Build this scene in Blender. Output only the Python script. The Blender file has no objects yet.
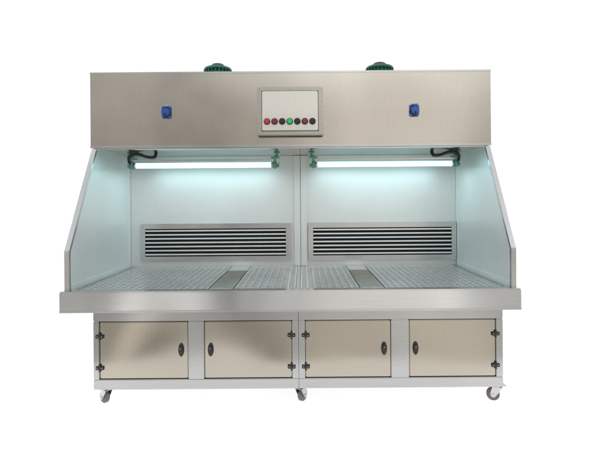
import bpy, bmesh, math
from mathutils import Vector, Matrix

sc = bpy.context.scene
sc.view_settings.view_transform = 'Standard'
sc.view_settings.look = 'None'
sc.view_settings.exposure = 0
COL = sc.collection

# ------------------------------------------------------------ materials
def new_mat(name):
    m = bpy.data.materials.new(name); m.use_nodes = True
    nt = m.node_tree
    return m, nt, nt.nodes['Principled BSDF']

def steel(name, col, rough=0.3, streak=(1, 1, 60), var=0.10, rvar=0.12, bump=0.02, wav=0.0, metallic=1.0):
    """brushed sheet metal: stretched grain + large soft smudges in roughness"""
    m, nt, b = new_mat(name)
    N, L = nt.nodes, nt.links
    tc = N.new('ShaderNodeTexCoord')
    mp = N.new('ShaderNodeMapping'); mp.inputs['Scale'].default_value = streak
    L.new(tc.outputs['Object'], mp.inputs['Vector'])
    n1 = N.new('ShaderNodeTexNoise'); n1.inputs['Scale'].default_value = 6; n1.inputs['Detail'].default_value = 6
    L.new(mp.outputs[0], n1.inputs['Vector'])
    oi = N.new('ShaderNodeObjectInfo')
    of = N.new('ShaderNodeVectorMath'); of.operation = 'ADD'
    L.new(tc.outputs['Object'], of.inputs[0]); L.new(oi.outputs['Location'], of.inputs[1])
    n2 = N.new('ShaderNodeTexNoise'); n2.inputs['Scale'].default_value = 2.2; n2.inputs['Detail'].default_value = 3
    L.new(of.outputs[0], n2.inputs['Vector'])
    mr = N.new('ShaderNodeMapRange'); mr.inputs[1].default_value = 0.3; mr.inputs[2].default_value = 0.7
    mr.inputs[3].default_value = 1 - var; mr.inputs[4].default_value = 1 + var
    ad = N.new('ShaderNodeMath'); ad.operation = 'ADD'
    h = N.new('ShaderNodeMath'); h.operation = 'MULTIPLY'; h.inputs[1].default_value = 0.5
    L.new(n1.outputs[0], ad.inputs[0]); L.new(n2.outputs[0], ad.inputs[1]); L.new(ad.outputs[0], h.inputs[0])
    L.new(h.outputs[0], mr.inputs[0])
    vm = N.new('ShaderNodeVectorMath'); vm.operation = 'SCALE'; vm.inputs[0].default_value = col
    L.new(mr.outputs[0], vm.inputs['Scale'])
    L.new(vm.outputs[0], b.inputs['Base Color'])
    mr2 = N.new('ShaderNodeMapRange'); mr2.inputs[1].default_value = 0.3; mr2.inputs[2].default_value = 0.7
    mr2.inputs[3].default_value = max(0.03, rough - rvar); mr2.inputs[4].default_value = rough + rvar
    L.new(n2.outputs[0], mr2.inputs[0]); L.new(mr2.outputs[0], b.inputs['Roughness'])
    b.inputs['Metallic'].default_value = metallic
    if bump > 0:
        bp = N.new('ShaderNodeBump'); bp.inputs['Strength'].default_value = bump; bp.inputs['Distance'].default_value = 0.01
        L.new(n1.outputs[0], bp.inputs['Height'])
        if wav > 0:
            n3 = N.new('ShaderNodeTexNoise'); n3.inputs['Scale'].default_value = 1.5; n3.inputs['Detail'].default_value = 0
            L.new(of.outputs[0], n3.inputs['Vector'])
            b2 = N.new('ShaderNodeBump'); b2.inputs['Strength'].default_value = wav; b2.inputs['Distance'].default_value = 0.10
            L.new(n3.outputs[0], b2.inputs['Height']); L.new(b2.outputs[0], bp.inputs['Normal'])
        L.new(bp.outputs[0], b.inputs['Normal'])
    return m

def paint(name, col, rough=0.4, metallic=0.0, emit=None, es=0.0, coat=0.0):
    m, nt, b = new_mat(name)
    N, L = nt.nodes, nt.links
    n = N.new('ShaderNodeTexNoise'); n.inputs['Scale'].default_value = 25; n.inputs['Detail'].default_value = 4
    tc = N.new('ShaderNodeTexCoord'); L.new(tc.outputs['Object'], n.inputs['Vector'])
    mr = N.new('ShaderNodeMapRange'); mr.inputs[3].default_value = 0.85; mr.inputs[4].default_value = 1.15
    L.new(n.outputs[0], mr.inputs[0])
    vm = N.new('ShaderNodeVectorMath'); vm.operation = 'SCALE'; vm.inputs[0].default_value = col
    L.new(mr.outputs[0], vm.inputs['Scale']); L.new(vm.outputs[0], b.inputs['Base Color'])
    b.inputs['Roughness'].default_value = rough; b.inputs['Metallic'].default_value = metallic
    b.inputs['Coat Weight'].default_value = coat
    if emit:
        b.inputs['Emission Color'].default_value = (*emit, 1); b.inputs['Emission Strength'].default_value = es
    return m

M_HOOD = steel('hood_steel', (0.57, 0.53, 0.475), 0.18, (60, 1, 1), 0.05, 0.05, 0.022, 0.27)
M_FRAME = steel('frame_steel', (0.58, 0.58, 0.575), 0.22, (1, 1, 40), 0.08, 0.08, 0.02, 0.25)
M_CAB = steel('cabinet_steel', (0.45, 0.45, 0.445), 0.18, (1, 1, 40), 0.08, 0.07, 0.02, 0.4)
M_DOOR = steel('door_steel', (0.44, 0.402, 0.34), 0.17, (50, 1, 1), 0.05, 0.05, 0.018, 0.6)
M_WALL = steel('wall_steel', (0.74, 0.745, 0.73), 0.46, (40, 1, 1), 0.04, 0.03, 0.015, 0.0, metallic=0.6)
M_SIDE = steel('side_steel', (0.82, 0.86, 0.855), 0.38, (1, 40, 1), 0.04, 0.05, 0.015, 0.2, metallic=0.5)
M_LIP = steel('lip_steel', (0.64, 0.64, 0.64), 0.14, (1, 60, 60), 0.07, 0.05, 0.025, 0.4)
M_GRATE = steel('grate_steel', (0.84, 0.84, 0.83), 0.26, (5, 5, 5), 0.04, 0.04, 0.0, metallic=0.8)
M_PAN = steel('pan_steel', (0.62, 0.62, 0.61), 0.42, (5, 5, 5), 0.06, 0.05, 0.0, metallic=0.6)
M_STRIP = steel('strip_steel', (0.36, 0.34, 0.31), 0.40, (5, 40, 5), 0.10, 0.1, 0.01)
M_BOX = steel('box_steel', (0.46, 0.44, 0.40), 0.28, (30, 1, 1), 0.06, 0.08, 0.02)
M_LID = steel('lid_steel', (0.78, 0.755, 0.70), 0.35, (30, 1, 1), 0.05, 0.08, 0.02, metallic=0.5)
M_BOLT = steel('bolt_steel', (0.5, 0.5, 0.48), 0.25, (5, 5, 5), 0.05, 0.05, 0.0)
M_SLAT = steel('slat_steel', (0.82, 0.82, 0.81), 0.35, (5, 1, 1), 0.05, 0.04, 0.0, metallic=0.6)
M_DARK = paint('dark_cavity', (0.008, 0.008, 0.010), 0.8)
M_BLACK = paint('black_plastic', (0.02, 0.02, 0.022), 0.35)
M_BLUE = paint('blue_plastic', (0.012, 0.085, 0.42), 0.3, coat=0.3)
M_RED = paint('red_plastic', (0.60, 0.015, 0.02), 0.25, coat=0.5)
M_MAROON = paint('dark_red_plastic', (0.22, 0.01, 0.012), 0.3, coat=0.5)
M_GREENB = paint('green_plastic', (0.01, 0.40, 0.12), 0.25, coat=0.5, emit=(0.0, 0.8, 0.25), es=0.15)
M_GREEN = paint('green_enamel', (0.02, 0.16, 0.11), 0.4, coat=0.3)
M_HOLDER = paint('pale_green_enamel', (0.14, 0.38, 0.28), 0.4, coat=0.3)
M_LABEL = paint('label_white', (0.75, 0.75, 0.72), 0.5)
M_RUBBER = paint('grey_rubber', (0.16, 0.15, 0.15), 0.5)
M_HUB = paint('wheel_hub', (0.24, 0.13, 0.12), 0.45)
M_ZINC = steel('zinc', (0.55, 0.55, 0.55), 0.2, (5, 5, 5), 0.05, 0.05, 0.0)
M_TUBE = paint('lamp_glow', (0.2, 0.25, 0.25), 0.3, emit=(0.38, 0.84, 0.92), es=2.35)

# ------------------------------------------------------------ mesh helper
class MB:
    def __init__(s): s.bm = bmesh.new(); s.mats = []
    def mi(s, mat):
        if mat not in s.mats: s.mats.append(mat)
        return s.mats.index(mat)
    def _merge(s, t, mat, smooth=False):
        i = s.mi(mat)
        for f in t.faces: f.material_index = i; f.smooth = smooth
        me = bpy.data.meshes.new('tmp'); t.to_mesh(me); t.free()
        s.bm.from_mesh(me); bpy.data.meshes.remove(me)
    def box(s, x0, x1, y0, y1, z0, z1, mat, bev=0.003):
        t = bmesh.new()
        bmesh.ops.create_cube(t, size=1)
        for v in t.verts:
            v.co = Vector(((x0+x1)/2 + v.co.x*(x1-x0), (y0+y1)/2 + v.co.y*(y1-y0), (z0+z1)/2 + v.co.z*(z1-z0)))
        if bev > 0:
            bmesh.ops.bevel(t, geom=t.edges[:], offset=min(bev, 0.45*min(x1-x0, y1-y0, z1-z0)), segments=2, affect='EDGES')
        s._merge(t, mat)
    def cyl(s, c, r, h, axis, mat, r2=None, seg=28, bev=0.0, sx=1.0, sy=1.0, rot=0.0):
        t = bmesh.new()
        bmesh.ops.create_cone(t, cap_ends=True, segments=seg, radius1=r, radius2=r if r2 is None else r2, depth=h)
        if bev > 0:
            ed = [e for e in t.edges if any(len(f.verts) > 4 for f in e.link_faces)]
            bmesh.ops.bevel(t, geom=ed, offset=bev, segments=3, affect='EDGES')
        R = Matrix.Diagonal((sx, sy, 1)).to_4x4()
        if rot: R = Matrix.Rotation(rot, 4, 'Z') @ R
        if axis == 'x': R = Matrix.Rotation(math.pi/2, 4, 'Y') @ R
        if axis == 'y': R = Matrix.Rotation(math.pi/2, 4, 'X') @ R   # +z end -> -y (towards viewer)
        bmesh.ops.transform(t, matrix=Matrix.Translation(c) @ R, verts=t.verts)
        i = s.mi(mat)
        for f in t.faces:
            f.material_index = i; f.smooth = len(f.verts) <= 4
        me = bpy.data.meshes.new('tmp'); t.to_mesh(me); t.free()
        s.bm.from_mesh(me); bpy.data.meshes.remove(me)
    def prism_x(s, poly, x0, x1, mat, bev=0.003):
        t = bmesh.new()
        vs = [t.verts.new((x0, p[0], p[1])) for p in poly]
        f = t.faces.new(vs)
        r = bmesh.ops.extrude_face_region(t, geom=[f])
        for v in r['geom']:
            if isinstance(v, bmesh.types.BMVert): v.co.x = x1
        bmesh.ops.recalc_face_normals(t, faces=t.faces)
        if bev: bmesh.ops.bevel(t, geom=t.edges[:], offset=bev, segments=2, affect='EDGES')
        s._merge(t, mat)
    def pipe(s, pts, r, mat, seg=10):
        P = [Vector(p) for p in pts]; Q = []
        for i in range(len(P)-1):
            a, b, c, d = P[max(i-1, 0)], P[i], P[i+1], P[min(i+2, len(P)-1)]
            for k in range(6):
                u = k/6
                Q.append(0.5*((2*b)+(c-a)*u+(2*a-5*b+4*c-d)*u*u+(3*b-a-3*c+d)*u**3))
        Q.append(P[-1])
        t = bmesh.new(); rings = []
        up = Vector((0.13, 0.9, 0.2)).normalized()
        for i, p in enumerate(Q):
            T = (Q[min(i+1, len(Q)-1)] - Q[max(i-1, 0)]).normalized()
            A = T.cross(up).normalized(); B = T.cross(A)
            rings.append([t.verts.new(p + r*(math.cos(2*math.pi*j/seg)*A + math.sin(2*math.pi*j/seg)*B)) for j in range(seg)])
        for a, b in zip(rings, rings[1:]):
            for j in range(seg): t.faces.new((a[j], a[(j+1) % seg], b[(j+1) % seg], b[j]))
        t.faces.new(rings[0]); t.faces.new(rings[-1])
        bmesh.ops.recalc_face_normals(t, faces=t.faces)
        s._merge(t, mat, True)
    def done(s, name, parent=None, label=None):
        me = bpy.data.meshes.new(name)
        s.bm.to_mesh(me); s.bm.free()
        for m in s.mats: me.materials.append(m)
        lo = Vector([min(v.co[i] for v in me.vertices) for i in range(3)])
        hi = Vector([max(v.co[i] for v in me.vertices) for i in range(3)])
        c = (lo+hi)/2
        me.transform(Matrix.Translation(-c))
        o = bpy.data.objects.new(name, me); COL.objects.link(o)
        o['wp'] = tuple(c)
        pw = Vector(parent['wp']) if parent else Vector((0, 0, 0))
        o.parent = parent; o.location = c - pw
        if label: o['label'] = label
        return o

# ------------------------------------------------------------ main dimensions (metres)
XL, XR = -1.524, 1.356            # overall width 2.88
XC = (XL+XR)/2
YT = 2.88                          # table front
YH = 3.324                         # hood front
YB = 3.99                          # back wall face
ZT = 0.781                         # table top
ZLIP = 0.650
ZH0, ZH1 = 1.728, 2.267            # hood
ZC = 0.1145                        # cabinet underside
YC = 3.02                          # cabinet front
EYE = 1.344
F = 463.0
def ax(p, y): return (p-303)/F*y          # survey of the elevation at depth y
def az(p, y): return EYE-(p-200)/F*y

root = bpy.data.objects.new('downdraft_workbench', None); COL.objects.link(root)
root.location = (XC, 3.45, 0); root['wp'] = (XC, 3.45, 0)
root.empty_display_size = 0.3
root['label'] = 'long stainless steel workbench with lit hood, vents and caster wheels'
root['category'] = 'workbench'

# hood ---------------------------------------------------------------
b = MB()
b.box(XL, XR, YH, 4.06, ZH0, ZH1, M_HOOD, 0.006)
b.box(XL, XR, YH-0.004, YH+0.03, ZH1-0.012, ZH1+0.004, M_FRAME, 0.003)      # folded top edge
b.box(XL+0.02, XR-0.02, YH+0.012, YH+0.05, ZH0-0.010, ZH0+0.004, M_FRAME, 0.002)   # drip return
b.box(XL+0.001, XR-0.001, YH-0.0015, YH+0.005, ZH0-0.001, ZH0+0.016, M_FRAME, 0.001)
hood = b.done('hood', root, 'brushed steel hood housing')

# side panels ---------------------------------------------------------
for sgn, xo in ((1, XL+0.012), (-1, XR-0.012)):
    b = MB()
    poly = [(2.935, ZT-0.004), (2.935, 1.028), (3.335, ZH0-0.002), (4.0, ZH0-0.002), (4.0, ZT-0.004)]
    xi = xo+sgn*0.022
    b.prism_x(poly, min(xo, xi), max(xo, xi), M_SIDE, 0.002)
    w = 0.030
    fl = [(2.928, ZT-0.002), (2.928, 1.031), (3.328, ZH0-0.003), (3.350, ZH0-0.003), (2.95, 1.026), (2.95, ZT-0.002)]
    x2 = xo+sgn*w
    b.prism_x(fl, min(xo-sgn*0.003, x2), max(xo-sgn*0.003, x2), M_FRAME, 0.002)
    x3 = xi+sgn*0.006
    b.box(min(xi, x3), max(xi, x3), 2.96, 3.98, ZT+0.001, ZT+0.03, M_SIDE, 0.001)
    b.box(min(xi, x3), max(xi, x3), 3.955, 3.985, ZT+0.031, ZH0-0.003, M_SIDE, 0.001)
    b.done('side_panel', root)

# back wall ------------------------------------------------------------
b = MB()
b.box(XL+0.012, XR-0.012, YB, YB+0.06, ZT-0.1, ZH0-0.001, M_WALL, 0.002)
xm = ax(300.5, YB)
b.box(xm-0.055, xm+0.055, YB-0.022, YB+0.002, ZT, ZH0-0.003, M_WALL, 0.003)
b.box(xm-0.0015, xm+0.0015, YB-0.0235, YB-0.02, ZT, ZH0-0.003, M_DARK, 0)
b.done('back_wall', root)

# vents -----------------------------------------------------------------
for pa, pb in ((140, 290.5), (308, 459)):
    x0, x1 = ax(pa, YB-0.03), min(ax(pb, YB-0.03), XR-0.045)
    z1, z0 = az(223, YB-0.03), az(260.5, YB-0.03)
    y0 = YB-0.032
    t = 0.042
    b = MB()
    b.box(x0, x1, y0, YB, z1-t, z1, M_FRAME, 0.003)
    b.box(x0, x1, y0, YB, z0, z0+t, M_FRAME, 0.003)
    b.box(x0, x0+t, y0, YB, z0+t, z1-t, M_FRAME, 0.003)
    b.box(x1-t, x1, y0, YB, z0+t, z1-t, M_FRAME, 0.003)
    for k in range(2):
        for zz in (z0+t/2, z1-t/2):
            b.cyl((x0+t/2 if k == 0 else x1-t/2, y0-0.002, zz), 0.006, 0.005, 'y', M_BOLT, seg=12)
    fr = b.done('vent', root)
    b = MB()
    b.box(x0+t, x1-t, YB-0.006, YB-0.002, z0+t, z1-t, M_DARK, 0)
    b.done('vent_opening', fr)
    b = MB()
    n = 7
    H = (z1-z0-2*t)
    for i in range(n):
        zc = z0+t+H*(i+0.5)/n
        b.box(x0+t, x1-t, y0+0.003, y0+0.010, zc-0.0062, zc+0.0062, M_SLAT, 0.002)
    b.done('louver', fr)

# table -----------------------------------------------------------------
b = MB()
rim = 0.06
b.box(XL, XR, YT, YT+0.012, ZLIP, ZT, M_LIP, 0.006)                   # front apron
b.box(XL, XL+0.012, YT+0.012, 4.02, ZLIP, ZT-0.006, M_LIP, 0.002)
b.box(XR-0.012, XR, YT+0.012, 4.02, ZLIP, ZT-0.006, M_LIP, 0.002)
b.box(XL, XR, YT+0.004, YT+0.012+rim, ZT-0.006, ZT+0.0015, M_LIP, 0.003)  # front rim
b.box(XL+0.002, XL+0.075, YT+0.07, 3.99, ZT-0.006, ZT+0.001, M_LIP, 0.002)
b.box(XR-0.075, XR-0.002, YT+0.07, 3.99, ZT-0.006, ZT+0.001, M_LIP, 0.002)
b.box(XL+0.01, XR-0.01, YT+0.013, 3.99, ZLIP+0.002, ZLIP+0.012, M_LIP, 0.0)  # underside
b.box(XL+0.012, XR-0.012, YT+0.013, 3.985, ZT-0.026, ZT-0.021, M_PAN, 0)     # drain pan
b.box(XL+0.002, XR-0.002, YT-0.003, YT+0.002, ZLIP+0.001, ZLIP+0.014, M_FRAME, 0.001)
table = b.done('table_top', root, 'steel work surface with folded front apron')

strips = [(-0.61, -0.455), (0.365, 0.52)]
xs = ax(298, 3.4)
gx = [(XL+0.078, -0.617), (-0.448, xs-0.015), (xs+0.015, 0.358), (0.527, XR-0.078)]
Y0, Y1 = YT+0.078, 3.985
for (x0, x1) in gx:
    b = MB()
    f = 0.012
    zt = ZT-0.002
    b.box(x0, x1, Y0, Y0+f, zt-0.018, zt, M_GRATE, 0.001); b.box(x0, x1, Y1-f, Y1, zt-0.018, zt, M_GRATE, 0.001)
    b.box(x0, x0+f, Y0+f, Y1-f, zt-0.018, zt, M_GRATE, 0.001); b.box(x1-f, x1, Y0+f, Y1-f, zt-0.018, zt, M_GRATE, 0.001)
    nx = max(2, round((x1-x0)/0.048)); ny = round((Y1-Y0)/0.062)
    for i in range(1, nx):
        xx = x0+(x1-x0)*i/nx
        b.box(xx-0.0055, xx+0.0055, Y0+f, Y1-f, zt-0.006, zt-0.0015, M_GRATE, 0.0)
    for j in range(1, ny):
        yy = Y0+(Y1-Y0)*j/ny
        b.box(x0+f, x1-f, yy-0.008, yy+0.008, zt-0.0055, zt-0.0028, M_GRATE, 0.0)
    b.done('grate', table)
for (x0, x1) in strips:
    b = MB()
    b.box(x0, x1, Y0+0.03, 3.74, ZT-0.012, ZT-0.003, M_STRIP, 0.002)
    for j in range(16):
        yy = Y0+0.07+j*0.042
        b.box(x0+0.02, x1-0.02, yy, yy+0.007, ZT-0.0035, ZT-0.0015, M_BOX, 0.0)
    b.box(x0, x1, 3.745, Y1, ZT-0.012, ZT-0.002, M_GRATE, 0.002)
    b.box(x0, x1, Y0, Y0+0.027, ZT-0.012, ZT-0.002, M_GRATE, 0.002)
    b.done('drain_cover', table)
b = MB()
b.box(xs-0.012, xs+0.012, Y0, Y1, ZT-0.03, ZT, M_LIP, 0.002)
b.done('divider_bar', table)

# cabinet -----------------------------------------------------------------
CX0, CX1 = ax(92, YC), ax(502, YC)
door_px = [(98, 187), (203, 291), (304, 390), (408, 495)]
DZ1, DZ0 = az(320.5, YC), az(378, YC)
b = MB()
b.box(CX0+0.004, CX1-0.004, YC+0.036, 3.95, ZC+0.004, ZLIP-0.001, M_CAB, 0.002)
def fr(x0, x1, z0, z1): b.box(x0, x1, YC, YC+0.034, z0, z1, M_CAB, 0.004)
fr(CX0, CX1, DZ1+0.002, ZLIP-0.001)
fr(CX0, CX1, ZC, DZ0-0.002)
edges = [CX0]+[ax(v, YC) for p in door_px for v in p]+[CX1]
for k in range(0, len(edges), 2):
    fr(edges[k], edges[k+1], DZ0-0.0015, DZ1+0.0015)
xm2 = ax(297.5, YC)
b.box(xm2-0.0012, xm2+0.0012, YC-0.0012, YC+0.003, ZC, ZLIP-0.002, M_DARK, 0)
cab = b.done('cabinet', root, 'low steel cabinet with four cupboard doors')

for k, (pa, pb) in enumerate(door_px):
    x0, x1 = ax(pa, YC)+0.004, ax(pb, YC)-0.004
    z0, z1 = DZ0+0.004, DZ1-0.004
    b = MB()
    b.box(x0-0.004, x1+0.004, YC+0.024, YC+0.0295, z0-0.004, z1+0.004, M_DARK, 0)
    b.box(x0, x1, YC+0.004, YC+0.022, z0, z1, M_DOOR, 0.004)
    door = b.done('door', root)
    right = (k % 2 == 0)
    hx = x1-0.042 if right else x0+0.038
    hz = az(349, YC)
    b = MB()
    b.cyl((hx, YC+0.001, hz), 0.019, 0.008, 'y', M_BLACK, seg=32, bev=0.003, sy=2.3)
    b.cyl((hx, YC-0.006, hz), 0.011, 0.014, 'y', M_BLACK, seg=24, bev=0.003, sy=2.6, rot=math.radians(8))
    b.cyl((hx, YC-0.014, hz+0.012), 0.0035, 0.004, 'y', M_BOX, seg=14)
    b.done('handle', door)
    ex = x0 if right else x1
    for hz in (az(335, YC), az(366.5, YC)):
        b = MB()
        b.box(ex-0.026, ex-0.003, YC-0.006, YC+0.001, hz-0.012, hz+0.012, M_BLACK, 0.002)
        b.box(ex+0.003, ex+0.026, YC-0.006, YC+0.004, hz-0.012, hz+0.012, M_BLACK, 0.002)
        b.cyl((ex, YC-0.004, hz), 0.007, 0.046, 'z', M_BLACK, seg=14, bev=0.001)
        for dx in (-0.015, 0.015):
            b.cyl((ex+dx, YC-0.007, hz), 0.003, 0.003, 'y', M_BOX, seg=10)
        b.done('hinge', door)

# casters -----------------------------------------------------------------
def caster(cx, cy, swing):
    b = MB()
    z = ZC
    b.box(cx-0.045, cx+0.045, cy-0.045, cy+0.045, z-0.007, z-0.0005, M_ZINC, 0.002)
    b.cyl((cx, cy, z-0.013), 0.030, 0.012, 'z', M_ZINC, seg=24, bev=0.002)
    R = Matrix.Translation((cx, cy, 0)) @ Matrix.Rotation(swing, 4, 'Z')
    def sub(fn):
        t = MB(); fn(t)
        bmesh.ops.transform(t.bm, matrix=R, verts=t.bm.verts)
        return t
    def fork(t):
        for s in (-1, 1):
            t.prism_x([(-0.032, z-0.018), (0.030, z-0.018), (0.044, 0.050), (0.036, 0.026), (0.016, 0.026), (-0.010, 0.060)], s*0.024-0.002, s*0.024+0.002, M_ZINC, 0.0008)
        t.box(-0.026, 0.026, -0.032, 0.030, z-0.0215, z-0.018, M_ZINC, 0.001)
        t.cyl((0, 0.026, 0.042), 0.008, 0.062, 'x', M_ZINC, seg=12)
    t = sub(fork)
    me = bpy.data.meshes.new('tmp'); t.bm.to_mesh(me)
    base = [b.mi(m) for m in t.mats]
    for p in me.polygons: p.material_index = base[p.material_index]
    b.bm.from_mesh(me); t.bm.free()
    c = b.done('caster', root)
    def wheel(t):
        t.cyl((0, 0.026, 0.042), 0.042, 0.034, 'x', M_RUBBER, seg=36, bev=0.006)
        for s in (-1, 1):
            t.cyl((s*0.0175, 0.026, 0.042), 0.026, 0.003, 'x', M_HUB, seg=28)
            t.cyl((s*0.019, 0.026, 0.042), 0.011, 0.004, 'x', M_ZINC, seg=18)
    t = sub(wheel)
    t.done('wheel', c)
for px_, sw in ((105, 0.9), (299, -0.5), (496, 1.2)):
    caster(ax(px_, 3.08), 3.085, sw)
    caster(ax(px_, 3.08), 3.87, sw+0.6)

# control box ------------------------------------------------------------
x0, x1 = ax(257.5, YH-0.06), ax(324, YH-0.06); z1, z0 = az(86.5, YH-0.06), az(135.5, YH-0.06)
b = MB()
b.box(x0+0.015, x1-0.015, YH-0.03, YH-0.001, z0+0.015, z1-0.015, M_BOX, 0.004)
b.box(x0, x1, YH-0.052, YH-0.028, z0, z1, M_BOX, 0.006)
b.box(x0+0.006, x1-0.006, YH-0.056, YH-0.0525, z0+0.006, z1-0.006, M_DARK, 0.001)
b.box(x0+0.002, x1-0.002, YH-0.066, YH-0.056, z0+0.002, z1-0.002, M_BOX, 0.005)
n1, n2 = 7, 5
for i in range(n1):
    for zz in (z0+0.016, z1-0.016):
        xx = x0+0.018+(x1-x0-0.036)*i/(n1-1)
        b.cyl((xx, YH-0.069, zz), 0.0065, 0.008, 'y', M_BOLT, seg=6)
for j in range(1, n2-1):
    for xx in (x0+0.018, x1-0.018):
        zz = z0+0.016+(z1-z0-0.032)*j/(n2-1)
        b.cyl((xx, YH-0.069, zz), 0.0065, 0.008, 'y', M_BOLT, seg=6)
box = b.done('control_box', root, 'bolted steel control box with coloured push buttons')
b = MB()
b.box(x0+0.034, x1-0.034, YH-0.068, YH-0.0655, z0+0.030, z1-0.030, M_DARK, 0.001)
b.box(x0+0.038, x1-0.038, YH-0.078, YH-0.0675, z0+0.034, z1-0.034, M_LID, 0.006)
for i in range(7):
    bx = ax(267.5+7.6*i, YH-0.09)
    b.box(bx-0.014, bx+0.014, YH-0.0795, YH-0.077, z0+0.048, z0+0.055, M_LABEL, 0.0005)
b.done('cover_plate', box)
bz = az(121, YH-0.09)
cols = [M_RED, M_MAROON, M_BLACK, M_GREENB, M_BLACK, M_MAROON, M_BLACK]
for i, m in enumerate(cols):
    bx = ax(267.5+7.6*i, YH-0.09)
    r = 0.019
    b = MB()
    b.cyl((bx, YH-0.082, bz), r+0.004, 0.008, 'y', M_BLACK, seg=28, bev=0.002)
    b.cyl((bx, YH-0.092, bz), r, 0.022, 'y', m, r2=r*0.86, seg=28, bev=0.004)
    b.done('push_button', box)

# sockets ------------------------------------------------------------------
for p in (166.5, 415.5):
    sx, sz = ax(p, YH-0.02), az(110.8, YH-0.02)
    b = MB()
    b.box(sx-0.034, sx+0.034, YH-0.014, YH-0.0005, sz-0.044, sz+0.044, M_BLUE, 0.006)
    b.cyl((sx, YH-0.022, sz-0.004), 0.031, 0.020, 'y', M_BLACK, seg=28, bev=0.002)
    for dx in (-0.027, 0.027):
        for dz in (-0.036, 0.036):
            b.cyl((sx+dx, YH-0.015, sz+dz), 0.0035, 0.003, 'y', M_BOLT, seg=10)
    s = b.done('power_socket', root, 'blue industrial power socket with closed lid')
    b = MB()
    b.cyl((sx, YH-0.036, sz-0.004), 0.029, 0.010, 'y', M_BLUE, seg=28, bev=0.003)
    b.box(sx-0.015, sx+0.015, YH-0.040, YH-0.012, sz+0.024, sz+0.040, M_BLUE, 0.003)
    b.cyl((sx, YH-0.030, sz+0.041), 0.005, 0.036, 'x', M_ZINC, seg=12)
    b.box(sx-0.007, sx+0.007, YH-0.047, YH-0.038, sz-0.040, sz-0.012, M_BLACK, 0.003)
    b.done('socket_lid', s)

# fan motors ------------------------------------------------------------------
for p in (219, 380.5):
    cx, cy = ax(p, 3.7), 3.7
    b = MB()
    b.cyl((cx, cy, ZH1+0.010), 0.15, 0.02, 'z', M_GREEN, seg=40, bev=0.003)
    b.cyl((cx, cy, ZH1+0.065), 0.098, 0.092, 'z', M_GREEN, seg=40)
    for k in range(24):
        a = 2*math.pi*k/24
        t = bmesh.new(); bmesh.ops.create_cube(t, size=1)
        bmesh.ops.transform(t, matrix=Matrix.Translation((cx, cy, ZH1+0.065)) @ Matrix.Rotation(a, 4, 'Z') @ Matrix.Translation((0.102, 0, 0)) @ Matrix.Diagonal((0.018, 0.005, 0.09, 1)), verts=t.verts)
        b._merge(t, M_GREEN)
    for a in range(8):
        an = 2*math.pi*a/8
        b.cyl((cx+0.135*math.cos(an), cy+0.135*math.sin(an), ZH1+0.024), 0.008, 0.01, 'z', M_BOLT, seg=6)
    mo = b.done('fan_motor', root, 'green finned fan motor')
    b = MB()
    b.cyl((cx, cy, ZH1+0.121), 0.114, 0.022, 'z', M_GREEN, r2=0.106, seg=40, bev=0.003)
    b.cyl((cx, cy, ZH1+0.1395), 0.104, 0.018, 'z', M_GREEN, r2=0.062, seg=40)
    b.cyl((cx, cy, ZH1+0.155), 0.056, 0.018, 'z', M_BLACK, r2=0.046, seg=32, bev=0.003)
    b.done('fan_cowl', mo)

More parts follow.
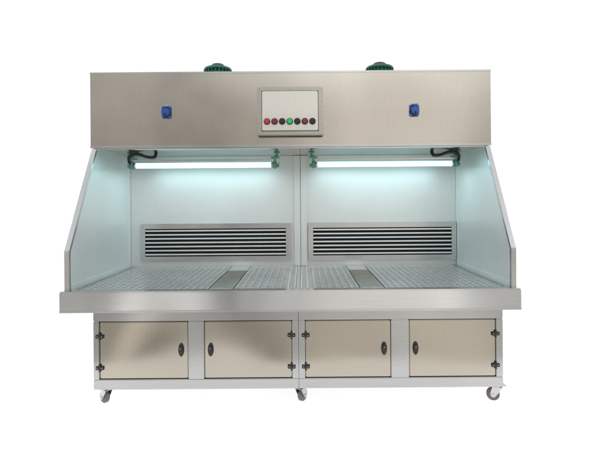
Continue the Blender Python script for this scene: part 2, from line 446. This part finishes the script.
# tube lamps --------------------------------------------------------------------
YL = 3.70; ZL = az(164.6, YL)
for (pa, pb, side) in ((134, 274, -1), (315, 454.5, 1)):
    x0, x1 = ax(pa, YL), ax(pb, YL)
    b = MB()
    b.box(x0-0.01, x1+0.01, YL-0.020, YL+0.020, ZL+0.034, ZL+0.046, M_FRAME, 0.003)   # reflector carrier
    lamp = b.done('tube_lamp', root, 'glowing tube lamp in green end holders')
    b = MB()
    b.cyl(((x0+x1)/2, YL, ZL), 0.0215, x1-x0, 'x', M_TUBE, seg=28, bev=0.006)
    b.done('lamp_tube', lamp)
    for xx, s in ((x0, -1), (x1, 1)):
        b = MB()
        b.cyl((xx-s*0.012, YL, ZL), 0.0245, 0.022, 'x', M_FRAME, seg=24, bev=0.003)
        b.cyl((xx+s*0.010, YL, ZL), 0.031, 0.026, 'x', M_HOLDER, seg=24, bev=0.004)
        b.cyl((xx+s*0.034, YL, ZL), 0.022, 0.020, 'x', M_HOLDER, seg=20, bev=0.003)
        b.box(xx+s*0.010-0.009, xx+s*0.010+0.009, YL-0.022, YL+0.022, ZL+0.028, ZL+0.075, M_HOLDER, 0.003)
        b.box(xx+s*0.012-0.034, xx+s*0.012+0.034, YL-0.026, YL+0.026, ZL+0.050, ZL+0.064, M_HOLDER, 0.003)
        b.cyl((xx+s*0.026, YL, (ZL+0.06+ZH0-0.001)/2), 0.010, ZH0-0.001-ZL-0.06, 'z', M_HOLDER, seg=16)
        b.cyl((xx+s*0.026, YL, ZH0-0.005), 0.024, 0.008, 'z', M_HOLDER, seg=20)
        b.cyl((xx+s*0.034, YL-0.024, ZL+0.012), 0.009, 0.012, 'y', M_BOLT, seg=6)
        b.done('lamp_holder', lamp)
    b = MB()
    ox = x0 if side < 0 else x1
    k = -side
    b.pipe([(ox+side*0.034, YL, ZL+0.02), (ox+side*0.02, YL-0.03, ZL+0.075), (ox+k*0.05, YL-0.05, ZL+0.088), (ox+k*0.12, YL-0.04, ZL+0.066), (ox+k*0.17, YL-0.02, ZH0-0.035), (ox+k*0.18, YL, ZH0-0.002)], 0.013, M_BLACK)
    b.done('cable', lamp)
    # light of the tube itself
    ld = bpy.data.lights.new('tube_light', 'AREA'); ld.shape = 'RECTANGLE'
    ld.size = x1-x0-0.04; ld.size_y = 0.035; ld.energy = 3.2; ld.color = (0.64, 0.93, 1.0)
    lo = bpy.data.objects.new('tube_light', ld); COL.objects.link(lo)
    lo.parent = lamp; lo.location = Vector(((x0+x1)/2, YL+0.004, ZL-0.026))-Vector(lamp['wp'])
    lo.rotation_euler = (math.radians(4), 0, 0)      # straight down onto the work surface

# floor: added white sheet, glows to wash out contact shadows under the workbench ------------------
m, nt, bs = new_mat('glowing_white_floor')
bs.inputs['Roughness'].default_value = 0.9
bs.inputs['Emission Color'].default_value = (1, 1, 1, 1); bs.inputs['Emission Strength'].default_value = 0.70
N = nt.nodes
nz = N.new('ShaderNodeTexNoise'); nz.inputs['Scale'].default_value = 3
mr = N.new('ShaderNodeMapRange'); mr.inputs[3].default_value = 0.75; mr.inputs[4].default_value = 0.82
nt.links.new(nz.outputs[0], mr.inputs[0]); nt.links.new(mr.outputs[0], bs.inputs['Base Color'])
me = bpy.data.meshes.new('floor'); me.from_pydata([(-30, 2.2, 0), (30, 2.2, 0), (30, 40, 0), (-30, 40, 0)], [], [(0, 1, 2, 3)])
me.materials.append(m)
fl = bpy.data.objects.new('floor', me); COL.objects.link(fl); fl['kind'] = 'structure'; fl['label'] = 'added glowing white floor'

# world: white studio behind, dimmer workshop on the viewer's side ----------
w = bpy.data.worlds.new('World'); sc.world = w; w.use_nodes = True
nt = w.node_tree; N, L = nt.nodes, nt.links
bg = N['Background']
tc = N.new('ShaderNodeTexCoord'); sp = N.new('ShaderNodeSeparateXYZ'); L.new(tc.outputs['Generated'], sp.inputs[0])
rz = N.new('ShaderNodeValToRGB')
mz = N.new('ShaderNodeMapRange'); mz.inputs[1].default_value = -1; mz.inputs[2].default_value = 1; L.new(sp.outputs['Z'], mz.inputs[0])
L.new(mz.outputs[0], rz.inputs[0])
cr = rz.color_ramp
cr.elements[0].position = 0.30; cr.elements[0].color = (0.62, 0.60, 0.56, 1)
cr.elements[1].position = 1.0; cr.elements[1].color = (0.85, 0.89, 0.93, 1)
e = cr.elements.new(0.42); e.color = (0.78, 0.76, 0.73, 1)
e = cr.elements.new(0.475); e.color = (0.50, 0.48, 0.45, 1)
e = cr.elements.new(0.555); e.color = (0.60, 0.58, 0.54, 1)
e = cr.elements.new(0.63); e.color = (0.92, 0.91, 0.89, 1)
nz = N.new('ShaderNodeTexNoise'); nz.inputs['Scale'].default_value = 2.2; nz.inputs['Detail'].default_value = 3
mp = N.new('ShaderNodeMapping'); mp.inputs['Scale'].default_value = (2.6, 1.2, 0.5); mp.inputs['Location'].default_value = (0.3, 0, 0); L.new(tc.outputs['Generated'], mp.inputs[0]); L.new(mp.outputs[0], nz.inputs['Vector'])
mn = N.new('ShaderNodeMapRange'); mn.inputs[1].default_value = 0.36; mn.inputs[2].default_value = 0.64; mn.inputs[3].default_value = 0.5; mn.inputs[4].default_value = 1.55
L.new(nz.outputs[0], mn.inputs[0])
vm = N.new('ShaderNodeVectorMath'); vm.operation = 'SCALE'; L.new(rz.outputs[0], vm.inputs[0]); L.new(mn.outputs[0], vm.inputs['Scale'])
my = N.new('ShaderNodeMapRange'); my.interpolation_type = 'SMOOTHSTEP'; my.inputs[1].default_value = -0.1; my.inputs[2].default_value = 0.4
L.new(sp.outputs['Y'], my.inputs[0])
mx = N.new('ShaderNodeMix'); mx.data_type = 'RGBA'
L.new(my.outputs[0], mx.inputs['Factor']); L.new(vm.outputs[0], mx.inputs['A']); mx.inputs['B'].default_value = (1.02, 1.02, 1.02, 1)
L.new(mx.outputs['Result'], bg.inputs['Color']); bg.inputs['Strength'].default_value = 1.0

# camera --------------------------------------------------------------------
cd = bpy.data.cameras.new('Camera'); cam = bpy.data.objects.new('Camera', cd); COL.objects.link(cam)
cam.location = (0, 0, EYE)
cam.rotation_euler = (Matrix.Rotation(math.pi/2, 4, 'X') @ Matrix.Rotation(math.radians(-0.45), 4, 'Z')).to_euler()
cd.sensor_width = 36; cd.lens = 36*F/600
cd.shift_x = -3/600; cd.shift_y = -25/600
cd.clip_end = 200
sc.camera = cam
for o in list(bpy.data.objects):
    if 'wp' in o: del o['wp']
